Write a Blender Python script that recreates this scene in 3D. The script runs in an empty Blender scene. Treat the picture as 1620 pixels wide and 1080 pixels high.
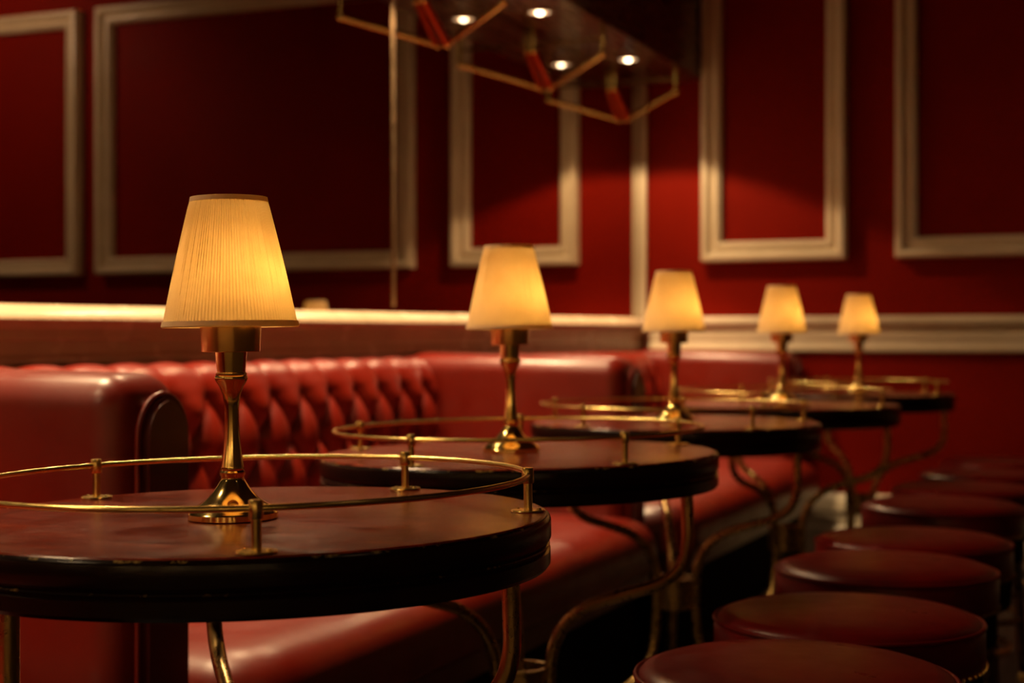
import bpy, bmesh, math, random
from mathutils import Vector, Matrix, Euler

random.seed(7)
PI = math.pi
SC = bpy.context.scene
COL = SC.collection

# ------------------------------------------------------------------ camera, world, exposure
EYE = 0.886                       # camera height above the floor
YAW = 22.924                      # camera turned left of the room's long axis
cam_d = bpy.data.cameras.new('camera')
cam = bpy.data.objects.new('camera', cam_d)
COL.objects.link(cam)
cam.location = (0, 0, EYE)
cam.rotation_euler = (math.radians(90), 0, math.radians(YAW))
cam_d.sensor_width = 36.0
cam_d.lens = 2400 * 36 / 1620
cam_d.shift_y = -3 / 1620
cam_d.clip_start = 0.02
cam_d.dof.use_dof = True
cam_d.dof.focus_distance = 1.58
cam_d.dof.aperture_fstop = 4.4
SC.camera = cam

world = bpy.data.worlds.new('room_air')
SC.world = world
world.use_nodes = True
world.node_tree.nodes['Background'].inputs[0].default_value = (0.03, 0.012, 0.010, 1)
world.node_tree.nodes['Background'].inputs[1].default_value = 0.3

SC.view_settings.view_transform = 'Standard'
SC.view_settings.look = 'None'
SC.view_settings.gamma = 1.0
SC.view_settings.use_curve_mapping = False
SC.view_settings.exposure = 0.0
SC.cycles.max_bounces = 10
SC.cycles.diffuse_bounces = 5
SC.cycles.glossy_bounces = 6
SC.cycles.transmission_bounces = 6
SC.cycles.caustics_reflective = True
SC.cycles.caustics_refractive = False
SC.cycles.sample_clamp_indirect = 4.0

DOWN_Y = [0.09, 1.0, 1.91, 2.82, 3.725, 4.637, 5.55]     # downlights along the bulkhead
DOWN_X = -1.862
DOWN_CORE = 140.0          # bright middle of each downlight's beam
DOWN_SPILL = 29.0         # its weaker wide spill
BULB_STRENGTH = 34.0
ROOM_POWER = 2.0
WASH_POWER = 44.0
ADDED_SCONCE = 9.0  # glow of the sconces added behind the viewer

# ------------------------------------------------------------------ materials
def mat(name):
    m = bpy.data.materials.new(name)
    m.use_nodes = True
    return m, m.node_tree, m.node_tree.nodes['Principled BSDF']

def coords(nt, scale=(1, 1, 1)):
    tc = nt.nodes.new('ShaderNodeTexCoord')
    mp = nt.nodes.new('ShaderNodeMapping')
    mp.inputs['Scale'].default_value = scale
    nt.links.new(tc.outputs['Object'], mp.inputs[0])
    return mp.outputs[0]

def noise(nt, vec, scale, detail=4, rough=0.55):
    n = nt.nodes.new('ShaderNodeTexNoise')
    n.inputs['Scale'].default_value = scale
    n.inputs['Detail'].default_value = detail
    n.inputs['Roughness'].default_value = rough
    nt.links.new(vec, n.inputs['Vector'])
    return n.outputs['Fac']

def ramp(nt, fac, stops):
    r = nt.nodes.new('ShaderNodeValToRGB')
    while len(r.color_ramp.elements) < len(stops):
        r.color_ramp.elements.new(0.5)
    for e, (p, c) in zip(r.color_ramp.elements, stops):
        e.position = p
        e.color = (c[0], c[1], c[2], 1) if not isinstance(c, (int, float)) else (c, c, c, 1)
    nt.links.new(fac, r.inputs[0])
    return r.outputs[0]

def bump(nt, p, fac, strength, dist=0.002):
    b = nt.nodes.new('ShaderNodeBump')
    b.inputs['Strength'].default_value = strength
    b.inputs['Distance'].default_value = dist
    nt.links.new(fac, b.inputs['Height'])
    nt.links.new(b.outputs[0], p.inputs['Normal'])

def simple(name, c0, c1, scale=6, rough=(0.4, 0.6), metal=0.0, bstr=0.0, bscale=200, coat=0.0, stretch=(1, 1, 1), spec=0.5):
    m, nt, p = mat(name)
    v = coords(nt, stretch)
    f = noise(nt, v, scale)
    nt.links.new(ramp(nt, f, [(0.3, c0), (0.7, c1)]), p.inputs['Base Color'])
    nt.links.new(ramp(nt, f, [(0.3, rough[0]), (0.7, rough[1])]), p.inputs['Roughness'])
    p.inputs['Metallic'].default_value = metal
    p.inputs['Specular IOR Level'].default_value = spec
    if coat:
        p.inputs['Coat Weight'].default_value = coat
        p.inputs['Coat Roughness'].default_value = 0.08
    if bstr:
        bump(nt, p, noise(nt, v, bscale, 2), bstr, 0.001)
    return m

M = {}
M['red_wall'] = simple('red_wall_paint', (0.18, 0.0050, 0.0003), (0.205, 0.0062, 0.0004), 3, (0.55, 0.65), bstr=0.15, bscale=90, spec=0.06)
M['cream_wall'] = simple('warm_ivory_wall_paint', (0.50, 0.38, 0.22), (0.55, 0.42, 0.25), 3, (0.5, 0.6))
M['tan_wall'] = simple('umber_wall_paint', (0.16, 0.10, 0.05), (0.19, 0.12, 0.06), 3, (0.5, 0.6))
M['cream'] = simple('cream_gloss_paint', (0.66, 0.55, 0.38), (0.74, 0.62, 0.44), 8, (0.30, 0.42), bstr=0.1, bscale=60)
M['rail_paint'] = simple('wall_rail_gloss_paint', (0.50, 0.37, 0.24), (0.56, 0.42, 0.28), 8, (0.2, 0.3), bstr=0.08, bscale=40)
M['dark_ceiling'] = simple('dark_ceiling_paint', (0.030, 0.010, 0.007), (0.040, 0.013, 0.008), 3, (0.6, 0.7))
M['dark_wood'] = simple('dark_varnished_wood', (0.030, 0.008, 0.004), (0.075, 0.022, 0.009), 9, (0.22, 0.35), stretch=(6, 0.6, 6), bstr=0.1, bscale=60, coat=0.3)
M['floor'] = simple('dark_floor_boards', (0.010, 0.005, 0.004), (0.030, 0.013, 0.009), 5, (0.3, 0.5), stretch=(8, 0.7, 1))
M['black'] = simple('black_paint', (0.006, 0.005, 0.005), (0.012, 0.007, 0.005), 10, (0.8, 0.9), spec=0.03)
M['switch'] = simple('black_plastic', (0.01, 0.01, 0.01), (0.015, 0.015, 0.015), 10, (0.4, 0.5))

def leather(name, a, b, rough=(0.30, 0.42)):
    m, nt, p = mat(name)
    v = coords(nt)
    f = noise(nt, v, 5, 3)
    nt.links.new(ramp(nt, f, [(0.3, a), (0.72, b)]), p.inputs['Base Color'])
    nt.links.new(ramp(nt, noise(nt, v, 14, 4), [(0.3, rough[0]), (0.7, rough[1])]), p.inputs['Roughness'])
    p.inputs['Specular IOR Level'].default_value = 0.5
    vo = nt.nodes.new('ShaderNodeTexVoronoi')
    vo.inputs['Scale'].default_value = 520
    nt.links.new(v, vo.inputs['Vector'])
    bump(nt, p, vo.outputs['Distance'], 0.12, 0.0006)
    return m
M['leather'] = leather('red_leather', (0.130, 0.0050, 0.0010), (0.165, 0.0078, 0.0014), (0.30, 0.42))
M['leather_dark'] = leather('dark_oxblood_leather', (0.085, 0.006, 0.005), (0.11, 0.008, 0.006), (0.3, 0.4))
M['stool_leather'] = leather('worn_red_leather', (0.085, 0.0008, 0.0004), (0.115, 0.0014, 0.0006), (0.27, 0.40))
M['stool_leather'].node_tree.nodes['Principled BSDF'].inputs['Specular IOR Level'].default_value = 0.3

def brass(name, c0, c1, r0, r1, scale=30):
    m, nt, p = mat(name)
    v = coords(nt)
    f = noise(nt, v, scale, 5)
    nt.links.new(ramp(nt, f, [(0.32, c0), (0.68, c1)]), p.inputs['Base Color'])
    nt.links.new(ramp(nt, noise(nt, v, scale * 2.3, 5), [(0.3, r0), (0.75, r1)]), p.inputs['Roughness'])
    p.inputs['Metallic'].default_value = 1.0
    return m
M['brass'] = brass('polished_brass', (0.82, 0.60, 0.20), (0.90, 0.66, 0.25), 0.08, 0.16)
M['brass_satin'] = brass('satin_brass', (0.80, 0.58, 0.19), (0.86, 0.63, 0.22), 0.22, 0.28)
M['brass_old'] = brass('tarnished_brass', (0.42, 0.27, 0.10), (0.58, 0.38, 0.14), 0.22, 0.36, 18)
M['copper'] = brass('warm_copper_brass', (0.84, 0.46, 0.15), (0.92, 0.54, 0.18), 0.16, 0.26)
M['red_reflection_metal'] = brass('metal_with_red_wall_reflection', (0.38, 0.045, 0.012), (0.46, 0.06, 0.016), 0.3, 0.4)  # the red wall's reflection is put into this metal's colour
M['bronze'] = brass('dark_bronze', (0.10, 0.07, 0.03), (0.15, 0.10, 0.04), 0.3, 0.4)
M['steel_ring'] = brass('aged_metal_trim', (0.30, 0.20, 0.12), (0.38, 0.26, 0.16), 0.3, 0.4)

def wood_top():
    m, nt, p = mat('mahogany_table_top')
    v = coords(nt, (3.0, 26.0, 3.0))
    f = noise(nt, v, 2.2, 8, 0.65)
    nt.links.new(ramp(nt, f, [(0.28, (0.040, 0.003, 0.0015)), (0.50, (0.15, 0.014, 0.004)), (0.72, (0.32, 0.046, 0.010))]), p.inputs['Base Color'])
    v2 = coords(nt, (16.0, 120.0, 16.0))
    g = noise(nt, v2, 3.0, 6, 0.7)
    v3 = coords(nt)
    patch = noise(nt, v3, 9, 4, 0.6)
    mx = nt.nodes.new('ShaderNodeMath'); mx.operation = 'MULTIPLY_ADD'
    nt.links.new(g, mx.inputs[0]); mx.inputs[1].default_value = 0.8
    nt.links.new(patch, mx.inputs[2])
    nt.links.new(ramp(nt, mx.outputs[0], [(0.62, 0.05), (1.15, 0.24)]), p.inputs['Roughness'])
    p.inputs['Specular IOR Level'].default_value = 0.42
    p.inputs['Coat Weight'].default_value = 0.0
    p.inputs['Coat Roughness'].default_value = 0.06
    bump(nt, p, g, 0.32, 0.0008)
    return m
M['wood_top'] = wood_top()

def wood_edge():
    m, nt, p = mat('worn_glinting_black_edge')
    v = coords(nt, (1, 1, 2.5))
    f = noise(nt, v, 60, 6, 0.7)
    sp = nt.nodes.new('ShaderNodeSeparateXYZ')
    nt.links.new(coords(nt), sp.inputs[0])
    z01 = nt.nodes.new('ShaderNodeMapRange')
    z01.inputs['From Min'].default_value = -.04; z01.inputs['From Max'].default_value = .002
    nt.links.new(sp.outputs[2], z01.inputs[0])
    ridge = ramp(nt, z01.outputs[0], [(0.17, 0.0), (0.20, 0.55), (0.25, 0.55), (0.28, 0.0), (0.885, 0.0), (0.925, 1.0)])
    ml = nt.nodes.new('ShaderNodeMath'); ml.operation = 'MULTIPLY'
    worn_glint = ramp(nt, noise(nt, coords(nt), 34, 7, 0.72), [(0.53, 0.0), (0.68, 1.0)])
    nt.links.new(ridge, ml.inputs[0]); nt.links.new(worn_glint, ml.inputs[1])
    nt.links.new(ramp(nt, ml.outputs[0], [(0.15, (0.010, 0.004, 0.003)), (0.6, (0.30, 0.20, 0.06))]), p.inputs['Base Color'])  # gold-tan chipped varnish that also paints in lamp glints along rim and bead
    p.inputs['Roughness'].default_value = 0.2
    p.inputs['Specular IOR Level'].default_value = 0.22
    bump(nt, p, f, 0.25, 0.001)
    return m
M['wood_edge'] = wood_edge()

def shade_mat():
    m, nt, p = mat('pleated_cream_fabric')
    out = nt.nodes['Material Output']
    v = coords(nt, (1, 1, 1))
    f = noise(nt, coords(nt, (30, 30, 220)), 12, 4)
    g = noise(nt, v, 26, 4)
    col = ramp(nt, g, [(0.3, (0.80, 0.68, 0.46)), (0.7, (0.88, 0.76, 0.54))])
    p.inputs['Roughness'].default_value = 0.9
    p.inputs['Specular IOR Level'].default_value = 0.1
    nt.links.new(col, p.inputs['Base Color'])
    bump(nt, p, f, 0.35, 0.0006)
    tr = nt.nodes.new('ShaderNodeBsdfTranslucent')
    nt.links.new(ramp(nt, g, [(0.3, (0.82, 0.62, 0.26)), (0.7, (0.92, 0.72, 0.34))]), tr.inputs[0])
    mx = nt.nodes.new('ShaderNodeMixShader')
    mx.inputs[0].default_value = 0.38
    nt.links.new(p.outputs[0], mx.inputs[1]); nt.links.new(tr.outputs[0], mx.inputs[2])
    nt.links.new(mx.outputs[0], out.inputs[0])
    return m
M['shade'] = shade_mat()
M['shade_trim'] = simple('cream_fabric_binding', (0.62, 0.52, 0.36), (0.72, 0.60, 0.42), 40, (0.85, 0.95), bstr=0.3, bscale=400)

def emit(name, c, s):
    m, nt, p = mat(name)
    p.inputs['Base Color'].default_value = (0.8, 0.7, 0.5, 1)
    p.inputs['Emission Color'].default_value = (c[0], c[1], c[2], 1)
    p.inputs['Emission Strength'].default_value = s
    return m
M['bulb'] = emit('warm_bulb_glow', (1.0, 0.54, 0.16), BULB_STRENGTH)
M['sconce'] = emit('added_lit_sconce_shade', (1.0, 0.66, 0.30), ADDED_SCONCE)  # glowing shade of the added, unseen sconces
M['down_disc'] = emit('downlight_reflector_glow', (1.0, 0.58, 0.30), 1.6)
M['down_bulb'] = emit('downlight_bulb_glow', (1.0, 0.74, 0.45), 14.0)

def mirror_mat():
    m, nt, p = mat('old_mirror_glass')
    p.inputs['Metallic'].default_value = 1.0
    f = noise(nt, coords(nt), 1.5, 3)
    nt.links.new(ramp(nt, f, [(0.3, (0.60, 0.56, 0.52)), (0.7, (0.63, 0.59, 0.54))]), p.inputs['Base Color'])
    p.inputs['Roughness'].default_value = 0.0
    return m
M['mirror'] = mirror_mat()

# ------------------------------------------------------------------ mesh helpers
def obj(name, bm, m, parent=None, loc=(0, 0, 0), rot=(0, 0, 0), sharp=35):
    me = bpy.data.meshes.new(name)
    bmesh.ops.recalc_face_normals(bm, faces=bm.faces[:])
    bm.to_mesh(me); bm.free()
    me.materials.append(m)
    me.polygons.foreach_set('use_smooth', [True] * len(me.polygons))
    me.set_sharp_from_angle(angle=math.radians(sharp))
    o = bpy.data.objects.new(name, me)
    COL.objects.link(o)
    o.location = loc; o.rotation_euler = rot
    if parent: o.parent = parent
    return o

def tag(o, label=None, cat=None, group=None, kind=None):
    if label: o['label'] = label
    if cat: o['category'] = cat
    if group: o['group'] = group
    if kind: o['kind'] = kind
    return o

def thing(name, label, cat, loc=(0, 0, 0), rot=(0, 0, 0), group=None):
    o = bpy.data.objects.new(name, None)
    o.empty_display_size = 0.1
    COL.objects.link(o)
    o.location = loc; o.rotation_euler = rot
    return tag(o, label, cat, group)

def copy_tree(o, parent=None):
    c = o.copy(); COL.objects.link(c); c.parent = parent
    for ch in list(o.children):
        copy_tree(ch, c)
    return c

def add_box(bm, lo, hi, bev=0.0, seg=3):
    r = bmesh.ops.create_cube(bm, size=1)
    vs = r['verts']
    for v in vs:
        v.co = Vector([lo[i] + (v.co[i] + .5) * (hi[i] - lo[i]) for i in range(3)])
    if bev:
        es = list({e for v in vs for e in v.link_edges})
        bmesh.ops.bevel(bm, geom=es, offset=bev, segments=seg, profile=0.5, affect='EDGES')

def box(lo, hi, bev=0.0, seg=3):
    bm = bmesh.new(); add_box(bm, lo, hi, bev, seg); return bm

def add_lathe(bm, prof, seg=48, c=(0, 0, 0)):
    rings = []
    for r, z in prof:
        if r < 1e-6:
            rings.append([bm.verts.new((c[0], c[1], c[2] + z))])
        else:
            rings.append([bm.verts.new((c[0] + r * math.cos(2 * PI * k / seg), c[1] + r * math.sin(2 * PI * k / seg), c[2] + z)) for k in range(seg)])
    for a, b in zip(rings, rings[1:]):
        for k in range(seg):
            k2 = (k + 1) % seg
            if len(a) == 1 and len(b) == 1: continue
            if len(a) == 1: bm.faces.new((a[0], b[k], b[k2]))
            elif len(b) == 1: bm.faces.new((a[k], a[k2], b[0]))
            else: bm.faces.new((a[k], a[k2], b[k2], b[k]))

def lathe(prof, seg=48, c=(0, 0, 0)):
    bm = bmesh.new(); add_lathe(bm, prof, seg, c); return bm

def smooth_path(pts, n=8, closed=False):
    P = [Vector(p) for p in pts]; out = []; N = len(P)
    rng = range(N if closed else N - 1)
    for i in rng:
        g = (lambda j: P[j % N]) if closed else (lambda j: P[max(0, min(N - 1, j))])
        p0, p1, p2, p3 = g(i - 1), g(i), g(i + 1), g(i + 2)
        for k in range(n):
            t = k / n
            out.append(0.5 * ((2 * p1) + (p2 - p0) * t + (2 * p0 - 5 * p1 + 4 * p2 - p3) * t * t + (3 * p1 - p0 - 3 * p2 + p3) * t ** 3))
    if not closed: out.append(P[-1])
    return out

def add_tube(bm, pts, r, seg=12, closed=False, caps=True):
    P = [Vector(p) for p in pts]; n = len(P); rings = []
    up = None
    for i in range(n):
        a = P[(i - 1) % n] if (closed or i > 0) else P[i]
        b = P[(i + 1) % n] if (closed or i < n - 1) else P[i]
        t = (b - a).normalized()
        if up is None:
            up = Vector((0, 0, 1)) if abs(t.z) < 0.9 else Vector((1, 0, 0))
        s = t.cross(up).normalized(); up = s.cross(t).normalized()
        rr = r[i] if isinstance(r, (list, tuple)) else r
        rings.append([bm.verts.new(P[i] + rr * (math.cos(2 * PI * k / seg) * s + math.sin(2 * PI * k / seg) * up)) for k in range(seg)])
    m = n if closed else n - 1
    for i in range(m):
        A, B = rings[i], rings[(i + 1) % n]
        for k in range(seg):
            k2 = (k + 1) % seg
            bm.faces.new((A[k], A[k2], B[k2], B[k]))
    if caps and not closed:
        bm.faces.new(rings[0]); bm.faces.new(rings[-1])

def tube(pts, r, seg=12, closed=False):
    bm = bmesh.new(); add_tube(bm, pts, r, seg, closed); return bm

def ring_pts(R, z, n=96, c=(0, 0)):
    return [(c[0] + R * math.cos(2 * PI * k / n), c[1] + R * math.sin(2 * PI * k / n), z) for k in range(n)]

def sweep_straight(prof, p0, p1, out, up=(0, 0, 1)):
    """profile (protrusion, height) carried from p0 to p1."""
    bm = bmesh.new(); out = Vector(out); up = Vector(up)
    rr = []
    for p in (p0, p1):
        rr.append([bm.verts.new(Vector(p) + out * a + up * b) for a, b in prof])
    n = len(prof)
    for k in range(n):
        bm.faces.new((rr[0][k], rr[0][(k + 1) % n], rr[1][(k + 1) % n], rr[1][k]))
    bm.faces.new(rr[0]); bm.faces.new(rr[1])
    return bm

def panel_frame(x0, x1, z0, z1, yw, prof):
    """mitred moulding standing off the back wall (faces -y); prof = (inset from the outer edge, depth)"""
    bm = bmesh.new(); rings = []
    for (cx, cz, sx, sz) in ((x0, z0, 1, 1), (x1, z0, -1, 1), (x1, z1, -1, -1), (x0, z1, 1, -1)):
        rings.append([bm.verts.new((cx + sx * a, yw - d, cz + sz * a)) for a, d in prof])
    n = len(prof)
    for i in range(4):
        A, B = rings[i], rings[(i + 1) % 4]
        for k in range(n):
            k2 = (k + 1) % n
            bm.faces.new((A[k], A[k2], B[k2], B[k]))
    return bm

# ------------------------------------------------------------------ room shell
WX, YB, CEIL = -2.0, 6.13, 2.75
RX, YF = 3.2, -2.6
def struct(name, bm, m, label=None):
    o = obj(name, bm, m); tag(o, label, None, None, 'structure'); return o
struct('floor', box((WX - .1, YF - .1, -.1), (RX + .1, YB + .1, 0)), M['floor'], 'dark floor under the tables and stools')
struct('ceiling', box((WX - .1, YF - .1, CEIL), (RX + .1, YB + .1, CEIL + .1)), M['dark_ceiling'], 'dark ceiling over the red room')
struct('wall_left', box((WX - .12, YF, 0), (WX - .012, YB, CEIL)), M['red_wall'], 'red wall behind the booths and mirrors')
struct('wall_back', box((WX - .12, YB, 0), (RX, YB + .1, CEIL)), M['red_wall'], 'deep red back wall with cream panel mouldings')
struct('wall_right', box((RX, YF, 0), (RX + .1, YB + .1, CEIL)), M['tan_wall'], 'plain wall to the right of the stools')
struct('wall_front', box((WX - .12, YF - .1, 0), (RX, YF, CEIL)), M['cream_wall'], 'plain wall behind the viewer')
BH_X, BH_Z = -1.726, EYE + 1.080
struct('ceiling_bulkhead', box((WX - .011, YF, BH_Z), (BH_X, YB, CEIL), 0), M['dark_wood'], 'dark boxed wooden bulkhead carrying the downlights above the mirror')

# dado rail: on the back wall, and as the ledge below the mirrors
RAIL = [(0, -.050), (.018, -.050), (.024, -.044), (.026, -.020), (.022, -.012), (.022, -.004), (.028, .004), (.028, .026),
        (.020, .034), (.020, .042), (.036, .054), (.046, .060), (.050, .068), (.050, .082), (.046, .090), (.038, .094), (0, .094)]
struct('trim_1', sweep_straight(RAIL, (WX + .03, YB, EYE), (RX, YB, EYE), (0, -1, 0)), M['cream'], 'cream moulded dado rail along the red back wall')
LEDGE = [(-.011, -.085), (.006, -.085), (.010, -.080), (.010, -.030), (.016, -.022), (.016, -.010), (.010, -.004), (.010, .020),
         (.018, .028), (.018, .044), (.026, .052), (.050, .060), (.054, .064), (.0535, .066), (.050, .073), (.044, .080), (.036, .086), (.026, .091), (.012, .0935), (-.011, .094)]
struct('trim_2', sweep_straight(LEDGE, (WX, -1.0, EYE - .045), (WX, YB, EYE - .002), (1, 0, 0)), M['rail_paint'], 'moulded ledge running under the mirrors above the booth backs')
BASE = [(0, 0), (.030, 0), (.030, .13), (.022, .14), (.022, .19), (.030, .20), (.026, .25), (.012, .27), (0, .27)]
struct('baseboard_back', sweep_straight(BASE, (WX, YB, 0), (RX, YB, 0), (0, -1, 0)), M['cream'], 'cream baseboard at the foot of the back wall')
struct('trim_3', box((WX, YB - .028, EYE + .095), (WX + .03, YB, BH_Z), .006, 2), M['cream'], 'upright cream strip in the corner where mirror meets back wall')
FR = [(0, 0), (0, .050), (.006, .060), (.022, .062), (.030, .056), (.034, .040), (.044, .032), (.052, .036), (.056, .044), (.066, .044), (.074, .034), (.080, .028), (.080, 0)]
FZ0, FZ1 = EYE + .322, 2.52
struct('trim_4', panel_frame(-1.724, -1.132, FZ0, FZ1, YB, FR), M['cream'], 'narrow cream panel moulding on the back wall beside the bulkhead')
struct('trim_5', panel_frame(-.936, .80, FZ0, FZ1, YB, FR), M['cream'], 'wide cream panel moulding at the right end of the back wall')
struct('trim_6', panel_frame(.915, 2.6, FZ0, FZ1, YB, FR), M['cream'], 'cream panel moulding seen only in the mirror at far left')

# mirrors
SPLIT = 3.86
for y0, y1, lab in ((YF + .2, SPLIT - .002, 'long wall mirror left of the brass joint, showing dark panels'),
                    (SPLIT + .002, YB - .004, 'far wall mirror right of the brass joint, showing a narrow panel')):
    m = obj('wall_mirror', box((WX - .012, y0, EYE + .060), (WX, y1, BH_Z - .002)), M['mirror'])
    tag(m, lab, 'mirror')
j = obj('mirror_joint_strip', box((WX - .001, SPLIT - .0038, EYE + .094), (WX + .006, SPLIT + .0038, BH_Z - .002), .002, 2), M['steel_ring'])
tag(j, 'thin upright brass strip covering the joint between the two mirrors', 'strip')

# ------------------------------------------------------------------ downlights in the bulkhead
def make_downlight(y, lab):
    dim = .4 if y < .5 else .75 if y < 1.5 else 1.0          # the two nearest ones burn lower
    t = thing('downlight', lab, 'downlight', (DOWN_X, y, BH_Z), group='downlights in the bulkhead')
    obj('trim_ring', lathe([(.034, 0), (.046, 0), (.048, -.002), (.046, -.006), (.040, -.007), (.036, -.004), (.034, 0)], 40), M['steel_ring'], t)
    obj('reflector', lathe([(.0, -.001), (.034, -.001), (.0345, -.0025), (0, -.0025)], 32), M['down_disc'], t)
    obj('bulb', lathe([(.0, -.003), (.012, -.003), (.013, -.005), (.008, -.010), (0, -.011)], 20), M['down_bulb'], t)
    for e, sz, bl in ((DOWN_CORE * dim, 78, 1.0), (DOWN_SPILL * dim, 122, 0.15)):
        ld = bpy.data.lights.new('downlight_beam', 'SPOT')
        ld.energy = e; ld.color = (1.0, 0.67, 0.35)
        ld.spot_size = math.radians(sz); ld.spot_blend = bl; ld.shadow_soft_size = 0.022
        lo = bpy.data.objects.new('downlight_beam', ld); COL.objects.link(lo)
        lo.parent = t; lo.location = (0, 0, -.030)
    return t
DL = {5.55: 'small glowing downlight in the bulkhead nearest the back wall',
      4.637: 'bright glowing downlight in the bulkhead, second from the back wall'}
for y in DOWN_Y:
    make_downlight(y, DL.get(y, 'recessed bulkhead downlight out of view above the booths'))
# unseen aisle ceiling lamps, added as fill and to wash the back wall
for (x, y) in ((.9, 1.0), (1.5, 4.95)):
    wash = y > 3
    t = thing('added_ceiling_light', 'added ceiling light above the aisle, unseen fill', 'added ceiling light', (x, y, CEIL), group='added aisle ceiling lights')
    obj('trim_ring', lathe([(.05, 0), (.075, 0), (.075, -.008), (.06, -.012), (.05, 0)], 32), M['steel_ring'], t)
    obj('diffuser', lathe([(0, -.001), (.05, -.001), (.05, -.004), (0, -.004)], 32), M['down_disc'], t)
    ld = bpy.data.lights.new('aisle_fill_beam', 'SPOT'); ld.energy = WASH_POWER if wash else ROOM_POWER; ld.color = (1.0, 0.62, 0.36)
    ld.spot_size = math.radians(125 if wash else 150); ld.spot_blend = 0.6; ld.shadow_soft_size = 0.05
    lo = bpy.data.objects.new('aisle_fill_beam', ld); COL.objects.link(lo); lo.parent = t; lo.location = (0, 0, -.03)
    if wash: lo.rotation_euler = (math.radians(48), 0, 0)
# unseen wall sconces added behind the viewer to give the brass reflections
for (x, z) in ((-1.3, 1.25), (-.2, 1.25), (.9, 1.25), (2.0, 1.25)):
    t = thing('added_wall_sconce', 'added unseen wall sconce behind the viewer, for brass reflections', 'added wall sconce', (x, YF, z), group='added wall sconces behind the viewer')
    obj('back_plate', box((-.04, 0, -.10), (.04, .015, .10), .004), M['brass_old'], t)
    obj('arm', tube([(0, .012, -.05), (0, .10, -.05), (0, .12, -.02)], .008, 10), M['brass_old'], t)
    obj('added_sconce_shade', lathe([(.085, -.02), (.055, .20), (.052, .20), (.082, -.02), (.085, -.02)], 32, (0, .12, 0)), M['sconce'], t)
    ld = bpy.data.lights.new('added_sconce_lamp', 'POINT'); ld.energy = 9.0; ld.color = (1.0, .66, .32); ld.shadow_soft_size = .03
    lo = bpy.data.objects.new('added_sconce_lamp', ld); COL.objects.link(lo); lo.parent = t; lo.location = (0, .12, .07)

# ------------------------------------------------------------------ brass rack brackets under the bulkhead
def make_bracket(y, lab):
    t = thing('rack_bracket', lab, 'bracket', (BH_X, y, BH_Z), group='brass brackets under the bulkhead')
    A0 = Vector((-.004, 0, -.001)); A1 = Vector((-.004, 0, -.104))
    B0 = Vector((WX + .012 - BH_X, 0, -.001)); B1 = Vector((WX + .012 - BH_X, 0, -.075))
    P = Vector((WX + .016 - BH_X, .15, -.180))
    def rod(a, b, r): 
        return tube([a, b], r, 12)
    obj('hanger', rod(A0, A1, .0085), M['brass_satin'], t)
    obj('hanger', rod(B0, B1, .0085), M['brass_satin'], t)
    obj('crossbar', rod(A0 + Vector((0, 0, -.052)), B0 + Vector((0, 0, -.052)), .006), M['bronze'], t)
    obj('arm', rod(A1, P, .0105), M['brass_satin'], t)
    obj('arm', rod(B1, P, .0125), M['red_reflection_metal'], t)  # arm coloured as if reflecting the red wall
    for q in (A1, B1, P):
        bm = bmesh.new(); bmesh.ops.create_uvsphere(bm, u_segments=16, v_segments=10, radius=.0135)
        bmesh.ops.translate(bm, verts=bm.verts[:], vec=q)
        obj('joint_knuckle', bm, M['brass_satin'], t)
for y, lab in ((4.03, 'brass V bracket under the bulkhead, nearest one, cut by the top edge'),
               (4.89, 'brass V bracket hanging under the bulkhead, middle one of three'),
               (5.745, 'brass V bracket under the bulkhead closest to the back wall')):
    make_bracket(y, lab)

# ------------------------------------------------------------------ booths
BX = -1.30                         # aisle face of the dividers
DIV = [(1.720, 1.880), (3.880, 4.040), (5.960, 6.126)]
def make_divider(y0, y1, lab):
    t = thing('booth_divider', lab, 'booth divider', (BX, (y0 + y1) / 2, 0), group='leather booth dividers')
    ym = (y0 + y1) / 2; hw = (y1 - y0) / 2
    # padded body
    bm = bmesh.new()
    add_box(bm, (WX + .02 - BX, -hw, .26), (-.016, hw, EYE - .038))

    es = [e for e in bm.edges if all(v.co.z > .5 for v in e.verts) or
          (all(v.co.x > -.1 for v in e.verts) and abs(e.verts[0].co.z - e.verts[1].co.z) > .2)]
    bmesh.ops.bevel(bm, geom=es, offset=.052, segments=8, profile=0.5, affect='EDGES')
    for v in bm.verts:
        if v.co.z > .6: v.co.z -= .012 * max(0, min(1, (v.co.x + .75) / .75)) ** 1.5
    obj('padded_body', bm, M['leather'], t, sharp=50)
    obj('plinth', box((WX + .02 - BX, -hw + .012, 0), (-.05, hw - .012, .26)), M['black'], t)
    # tombstone end panel with piping round it
    pw = .052; zt = EYE - .082; cz = zt - .062
    outl = [(-pw, .262), (-pw, cz)] + [(-pw * math.cos(a * PI / 14), cz + .062 * math.sin(a * PI / 14)) for a in range(1, 14)] + [(pw, cz), (pw, .262)]
    bm = bmesh.new()
    f = bm.faces.new([bm.verts.new((-.017, p + .012, z)) for p, z in outl])
    r = bmesh.ops.extrude_face_region(bm, geom=[f])
    bmesh.ops.translate(bm, verts=[v for v in r['geom'] if isinstance(v, bmesh.types.BMVert)], vec=(.017, 0, 0))
    bmesh.ops.bevel(bm, geom=[e for e in bm.edges if all(abs(v.co.x) < .001 for v in e.verts)], offset=.006, segments=3, affect='EDGES')
    e = obj('end_panel', bm, M['leather_dark'], t); e['label'] = 'dark arched end panel'
    obj('piping', tube([(-.012, p * 1.10 + .012, z + (.004 if z > cz else 0)) for p, z in outl], .0045, 10), M['leather'], t)
    return t
make_divider(*DIV[0], 'nearest red leather booth divider, at left behind the first table')
make_divider(*DIV[1], 'middle red leather booth divider, behind the second and third lamps')
make_divider(*DIV[2], 'farthest red leather booth divider, against the back wall')

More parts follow.
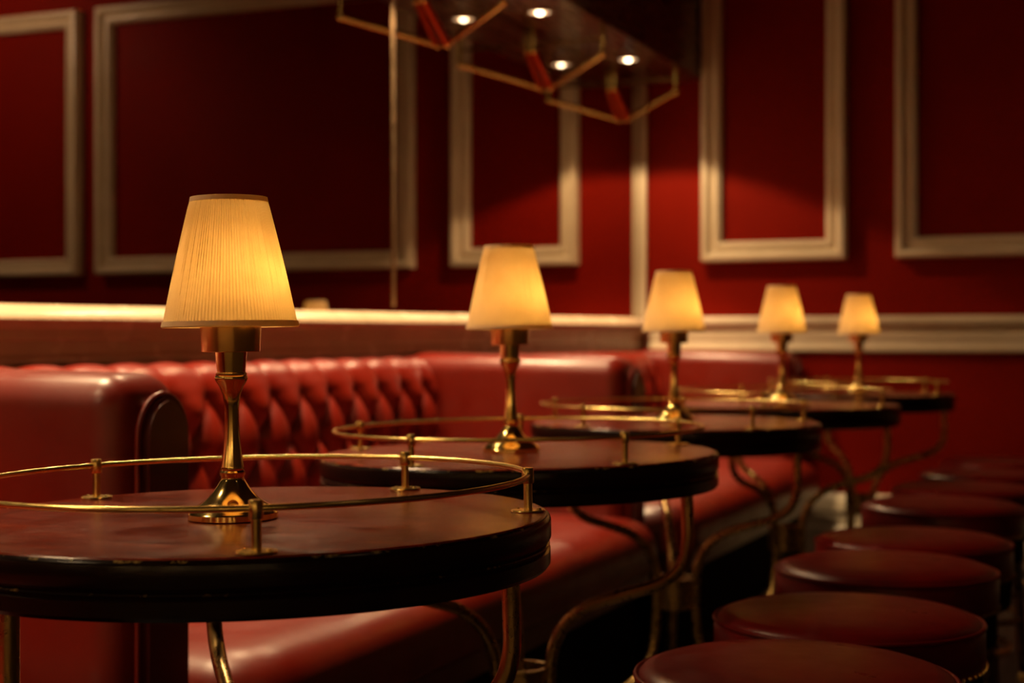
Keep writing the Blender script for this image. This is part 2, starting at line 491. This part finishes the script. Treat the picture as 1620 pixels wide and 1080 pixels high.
def tuft(s, t):
    """relief of diamond tufting; s along the wall, t distance below the first row of buttons"""
    a = abs(math.sin(PI * s / .131))
    if t <= 0:
        top = a ** .55
        return top
    u = s / .131; w = t / .21
    d = abs(math.sin(PI * (u + w))) * abs(math.sin(PI * (u - w)))
    return d ** .42

def make_booth(y0, y1, lab, back=True):
    t = thing('booth_bench', lab, 'booth bench', (-1.55, (y0 + y1) / 2, 0), group='red leather booth benches')
    ox, oy = -1.55, (y0 + y1) / 2
    ya, yb = y0 + .006 - oy, y1 - .006 - oy
    xa, xb = -1.90 - ox, -1.185 - ox
    R = .13
    def outline(ins):
        r = max(R - ins, .025); pts = []
        pts.append((xa, ya + ins)); 
        for k in range(13):
            a = -PI / 2 + k * PI / 24
            pts.append((xb - ins - r + r * math.cos(a), ya + ins + r + r * math.sin(a)))
        for k in range(13):
            a = k * PI / 24
            pts.append((xb - ins - r + r * math.cos(a), yb - ins - r + r * math.sin(a)))
        pts.append((xa, yb - ins))
        return pts
    bm = bmesh.new(); rings = []
    for z, ins in ((.285, .012), (.290, .004), (.30, 0), (.340, 0), (.362, .004), (.382, .014), (.398, .030), (.409, .050), (.416, .074), (.420, .105)):
        rings.append([bm.verts.new((p[0], p[1], z)) for p in outline(ins)])
    n = len(rings[0])
    for A, B in zip(rings, rings[1:]):
        for k in range(n): bm.faces.new((A[k], A[(k + 1) % n], B[(k + 1) % n], B[k]))
    bm.faces.new(rings[0]); bm.faces.new(rings[-1])
    obj('seat_cushion', bm, M['leather'], t, sharp=60)
    bm = bmesh.new(); A = [bm.verts.new((p[0], p[1], .235)) for p in outline(.02)]; B = [bm.verts.new((p[0], p[1], .285)) for p in outline(.02)]
    for k in range(n): bm.faces.new((A[k], A[(k + 1) % n], B[(k + 1) % n], B[k]))
    bm.faces.new(A); bm.faces.new(B)
    f = obj('seat_rail', bm, M['leather_dark'], t, sharp=60)
    obj('plinth', box((xa, ya + .02, 0), (xb - .09, yb - .02, .236)), M['black'], t)
    if not back: return t
    # tufted backrest: profile rises from the seat and rolls over at the top
    bm = bmesh.new()
    prof = []
    zb, zt = .40, EYE - .070
    for k in range(46):
        q = k / 45; z = zb + (zt - .045 - zb) * q
        prof.append((-1.872 - .018 * q, z, 1.0, 0.0))
    for k in range(1, 15):
        a = k / 14 * PI * .62
        prof.append((-1.935 + .045 * math.cos(a), zt - .045 + .045 * math.sin(a), math.cos(a), math.sin(a)))
    prof.append((-1.985, zt - .03, -1, 0))
    ns = int((yb - ya) / .0075); cols = []
    T0 = EYE - .118
    for i in range(ns + 1):
        s = ya + (yb - ya) * i / ns; c = []
        edge = min(1, min(s - ya, yb - s) / .03)
        for (x, z, nx, nz) in prof:
            fade = max(.22, min(1, (zt - .012 - z) / .075)) if nx > -.5 else .1
            h = (.050 * tuft(s, T0 - z) * fade + .014 * (1 - fade)) * (edge ** .5)
            c.append(bm.verts.new((x - ox + nx * h, s, z + nz * h)))
        cols.append(c)
    for A, B in zip(cols, cols[1:]):
        for k in range(len(prof) - 1): bm.faces.new((A[k], B[k], B[k + 1], A[k + 1]))
    b = obj('backrest', bm, M['leather'], t, sharp=180)
    proto = None
    for row in range(4):
        z = T0 - row * .105
        n0 = math.ceil((ya + .02) / .131 - (.5 if row % 2 else 0)); kk = n0
        while True:
            s = (kk + (.5 if row % 2 else 0)) * .131
            if s > yb - .02: break
            q = (z - zb) / (zt - .045 - zb)
            if proto is None:
                proto = obj('button', lathe([(0, .005), (.005, .0042), (.008, .002), (.0085, -.002), (0, -.004)], 16), M['leather'], b)
                bt = proto
            else:
                bt = proto.copy(); COL.objects.link(bt); bt.parent = b
            bt.location = (-1.872 - .018 * q - ox + .004, s, z); bt.rotation_euler = (0, PI / 2, 0)
            kk += 1
    return t
make_booth(-.35, DIV[0][0], 'red leather bench at lower left, in front of the nearest divider')
make_booth(DIV[0][1], DIV[1][0], 'red leather bench with tufted back between nearest and middle dividers')
make_booth(DIV[1][1], DIV[2][0], 'red leather bench with tufted back beyond the middle divider')

# ------------------------------------------------------------------ round tables
def make_table(loc, posts, legs, lab, tilt=0.0):
    th = math.radians(YAW)
    R = Matrix.Rotation(tilt, 3, Vector((-math.sin(th), math.cos(th), 0)))
    t = thing('round_table', lab, 'table', loc, R.to_euler(), 'round bar tables with brass gallery rails')
    TR = .3245
    obj('table_top', lathe([(0, .002), (.15, .002), (TR - .010, .002), (TR - .010, -.004), (0, -.004)][:3] + [(TR - .006, .0015), (TR - .0045, 0), (TR - .006, -.004), (0, -.004)], 128), M['wood_top'], t)
    H = .70
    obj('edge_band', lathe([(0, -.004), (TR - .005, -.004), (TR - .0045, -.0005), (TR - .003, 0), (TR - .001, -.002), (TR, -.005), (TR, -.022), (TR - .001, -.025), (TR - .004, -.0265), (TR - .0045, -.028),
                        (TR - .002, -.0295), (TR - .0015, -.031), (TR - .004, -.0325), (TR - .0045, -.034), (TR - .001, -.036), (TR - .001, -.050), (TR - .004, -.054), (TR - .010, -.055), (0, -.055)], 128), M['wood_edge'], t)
    obj('gallery_rail', tube(ring_pts(.30, .0415, 120), .0031, 12, True), M['brass_satin'], t)
    for a in posts:
        a = math.radians(a)
        p = obj('rail_post', lathe([(0, 0), (.0047, 0), (.0047, .030), (.0060, .0302), (.0066, .0315), (.0066, .046), (.0060, .047), (0, .047)], 20), M['brass_satin'], t,
                (.30 * math.cos(a), .30 * math.sin(a), .002))
        fp = obj('foot_plate', lathe([(0, 0), (.0185, 0), (.0190, .0008), (.0185, .0022), (.012, .003), (0, .003)], 28), M['brass_satin'], p)
        bm = bmesh.new()
        for sx in (-1, 1):
            add_lathe(bm, [(.0026, .0028), (.0024, .0038), (.001, .0042), (0, .0042)], 10, (sx * .0125, 0, 0))
        obj('screw', bm, M['brass_old'], p)
    prof = [(.285, .646), (.286, .60), (.285, .56), (.272, .525), (.235, .498), (.18, .480), (.12, .458), (.078, .425), (.055, .38), (.050, .33), (.050, .28),
            (.056, .22), (.075, .165), (.115, .128), (.17, .103), (.225, .075), (.262, .042), (.28, .012)]
    for a in legs:
        a = math.radians(a)
        pts = smooth_path([(r * math.cos(a), r * math.sin(a), z - H) for r, z in prof], 5)
        lg = obj('leg', tube(pts, .0098, 14), M['brass_old'], t)
        ft = obj('foot_pad', lathe([(0, 0), (.022, 0), (.022, .006), (.012, .012), (0, .012)], 20), M['brass_old'], lg, (.28 * math.cos(a), .28 * math.sin(a), -H))
    obj('collar', lathe([(.040, .285 - H), (.044, .285 - H), (.044, .345 - H), (.046, .347 - H), (.046, .353 - H), (.040, .353 - H), (.040, .285 - H)], 36), M['brass_old'], t)
    return t

TILT = .0134
TABLES = [
    ((-.895, 1.391, .6955), (23, 83, 160, 231, 304), (12, 132, 252), 'nearest round table with brass rail, cropped by the left edge', TILT),
    ((-.956, 2.289, .700), (47, 112, 178, 261, 324), (-1, 119, 239), 'round table with brass rail, second from the viewer, mid picture', TILT),
    ((-.991, 3.283, .700), [31 + 72 * k for k in range(5)], (-7, 113, 233), 'third round table with brass rail, right behind the second', 0),
    ((-.973, 4.301, .700), [56 + 72 * k for k in range(5)], (13, 133, 253), 'fourth round table with brass rail, second from the back wall', 0),
    ((-.941, 5.302, .700), [50 + 72 * k for k in range(5)], (3, 123, 243), 'farthest round table with brass rail, closest to the back wall', 0),
]
for a in TABLES: make_table(a[0], a[1], a[2], a[3], -a[4])

# ------------------------------------------------------------------ table lamps
def build_lamp():
    t = thing('table_lamp', 'x', 'lamp', group='brass table lamps with pleated shades')
    obj('base', lathe([(0, 0), (.0455, 0), (.047, .001), (.047, .0065), (.0455, .0085), (.044, .0095), (.042, .0125), (.037, .0150), (.031, .0185), (.0255, .0235), (.0205, .0290), (.0165, .0345), (.0135, .0395), (.0122, .0415), (.0120, .0430), (0, .043)], 64), M['brass'], t)
    obj('stem', lathe([(.0120, .043), (.0122, .045), (.0134, .047), (.0136, .049), (.0116, .051), (.0122, .0525), (.0118, .055), (.0108, .062), (.0096, .072), (.0085, .085), (.0078, .100), (.0076, .112), (.0080, .122), (.0095, .131), (.0125, .139),
                       (.0160, .1445), (.0172, .147), (.0173, .149), (.0166, .1505), (.0160, .151), (.0164, .152), (.0163, .1535), (.0150, .154), (.0150, .156), (.0168, .1762), (.0168, .177), (0, .177)], 48), M['brass'], t)
    obj('cup', lathe([(0, .1755), (.0300, .1755), (.0306, .176), (.0322, .2035), (.0322, .2045), (.0310, .2045), (.0300, .195), (0, .195)], 56), M['copper'], t)
    so = obj('socket', lathe([(0, .195), (.009, .195), (.009, .222), (.006, .225), (0, .225)], 24), M['brass_old'], t)
    n = 116 * 4; rt, rb, z0, z1 = .0395, .0698, .2035, .3375
    bm = bmesh.new(); rings = []
    ph = [random.uniform(-.06, .06) for _ in range(116)]
    am = [random.uniform(.85, 1.1) for _ in range(116)]
    for k in range(15):
        q = k / 14; z = z0 + (z1 - z0) * q; r = rb + (rt - rb) * q
        r += .0009 * math.sin(PI * q)
        ring = []
        for i in range(n):
            pl = i // 4; a = 2 * PI * (i + ph[pl] * .8) / n
            d = (.00075 if i % 4 in (1, 2) else -.00055) * am[pl] * (1.0 if 0 < k < 14 else .3)
            ring.append(bm.verts.new(((r + d) * math.cos(a), (r + d) * math.sin(a), z)))
        rings.append(ring)
    for A, B in zip(rings, rings[1:]):
        for i in range(n): bm.faces.new((A[i], A[(i + 1) % n], B[(i + 1) % n], B[i]))
    sh = obj('lamp_shade', bm, M['shade'], t, sharp=60)
    bm = lathe([(rb + .0012, z0 - .0022), (rb + .0022, z0 - .0008), (rb + .0010, z0 + .0045), (rb - .0008, z0 + .0045), (rb - .0006, z0 - .0018), (rb + .0012, z0 - .0022)], 96)
    obj('binding', bm, M['shade'], sh)
    bm = lathe([(rt + .0018, z1 - .0045), (rt + .0008, z1 + .0008), (rt - .0012, z1 + .0008), (rt - .0005, z1 - .0045), (rt + .0018, z1 - .0045)], 96)
    obj('binding', bm, M['shade'], sh)
    bm = bmesh.new(); bmesh.ops.create_icosphere(bm, subdivisions=3, radius=.017)
    bmesh.ops.translate(bm, verts=bm.verts[:], vec=(.017, .004, .250))
    bb = obj('bulb', bm, M['bulb'], t); bb['label'] = 'glowing warm bulb'
    # bracket wire from socket to bulb
    obj('bulb_holder', tube([(0, 0, .215), (.006, .001, .232), (.013, .003, .240)], .004, 10), M['brass_old'], t)
    return t
LAMPS = [
    ((-.894, 1.359), 0, 'brass lamp with pleated cream shade on the nearest table, largest in picture'),
    ((-.971, 2.293), 1, 'brass lamp with pleated cream shade on the second table from the viewer'),
    ((-.996, 3.292), 2, 'brass lamp with cream shade on the third table, middle of the five'),
    ((-.984, 4.317), 3, 'brass lamp with cream shade on the fourth table, second smallest of five'),
    ((-.931, 5.253), 4, 'brass lamp with cream shade on the farthest table, smallest and rightmost'),
]
lamp0 = build_lamp()
for i, ((x, y), ti, lab) in enumerate(LAMPS):
    o = lamp0 if i == 0 else copy_tree(lamp0)
    tb = TABLES[ti]; th = math.radians(YAW)
    ax = Vector((-math.sin(th), math.cos(th), 0))
    R = Matrix.Rotation(-tb[4], 3, ax)
    d = R @ Vector((x - tb[0][0], y - tb[0][1], .0021))
    o.location = Vector(tb[0]) + d
    e = R @ Matrix.Rotation([.0, 1.1, 2.3, .5, 1.7][i] * 0, 3, 'Z')
    o.rotation_euler = e.to_euler()
    o['label'] = lab

# ------------------------------------------------------------------ stools
def build_stool():
    t = thing('bar_stool', 'x', 'stool', group='round red leather stools along the aisle')
    Z = .498
    obj('seat', lathe([(0, Z + .006), (.06, Z + .0055), (.12, Z + .003), (.165, Z - .001), (.180, Z - .006), (.187, Z - .014), (.190, Z - .024), (.190, Z - .070), (.188, Z - .074), (0, Z - .074)], 96), M['stool_leather'], t, sharp=60)
    obj('piping', tube(ring_pts(.1885, Z - .013, 96), .0034, 8, True), M['stool_leather'], t)
    bm = bmesh.new()
    for k in range(72):
        a = 2 * PI * k / 72
        r = bmesh.ops.create_icosphere(bm, subdivisions=1, radius=.0032)
        bmesh.ops.translate(bm, verts=r['verts'], vec=(.1905 * math.cos(a), .1905 * math.sin(a), Z - .068))
    n = obj('nail_trim', bm, M['brass_satin'], t); n['label'] = 'row of small brass nail heads'
    obj('apron', lathe([(0, Z - .074), (.184, Z - .074), (.186, Z - .078), (.186, Z - .124), (.182, Z - .130), (0, Z - .130)], 72), M['black'], t)
    for k in range(4):
        a = PI / 4 + k * PI / 2
        d = Vector((math.cos(a), math.sin(a), 0))
        pts = [d * .140 + Vector((0, 0, Z - .130)), d * .150 + Vector((0, 0, .2)), d * .160]
        lg = obj('leg', tube(pts, [.017, .014, .012], 14), M['dark_wood'], t)
        obj('leg_cap', lathe([(0, 0), (.014, 0), (.0145, .02), (.012, .024), (0, .024)], 16), M['brass_old'], lg, d * .160)
    obj('foot_ring', tube(ring_pts(.152, .16, 64), .008, 10, True), M['brass_old'], t)
    return t
ST = [((-.394, 1.795), 'red leather stool at the bottom edge, nearest the viewer'),
      ((-.404, 2.190), 'red leather stool with a bright rim highlight, second from the viewer'),
      ((-.431, 2.690), 'red leather stool, third from the viewer in the row'),
      ((-.439, 3.075), 'red leather stool with a pale highlight, fourth from the viewer'),
      ((-.465, 3.743), 'red leather stool, fifth from the viewer along the row of stools'),
      ((-.461, 4.180), 'dim red leather stool, third from the far end of the row'),
      ((-.450, 4.640), 'dim red leather stool, second from the far end of the row'),
      ((-.450, 5.120), 'dark red leather stool at the far end of the row')]
stool0 = build_stool()
for i, ((x, y), lab) in enumerate(ST):
    o = stool0 if i == 0 else copy_tree(stool0)
    o.location = (x, y, 0); o.rotation_euler = (0, 0, .4 * i)
    o['label'] = lab
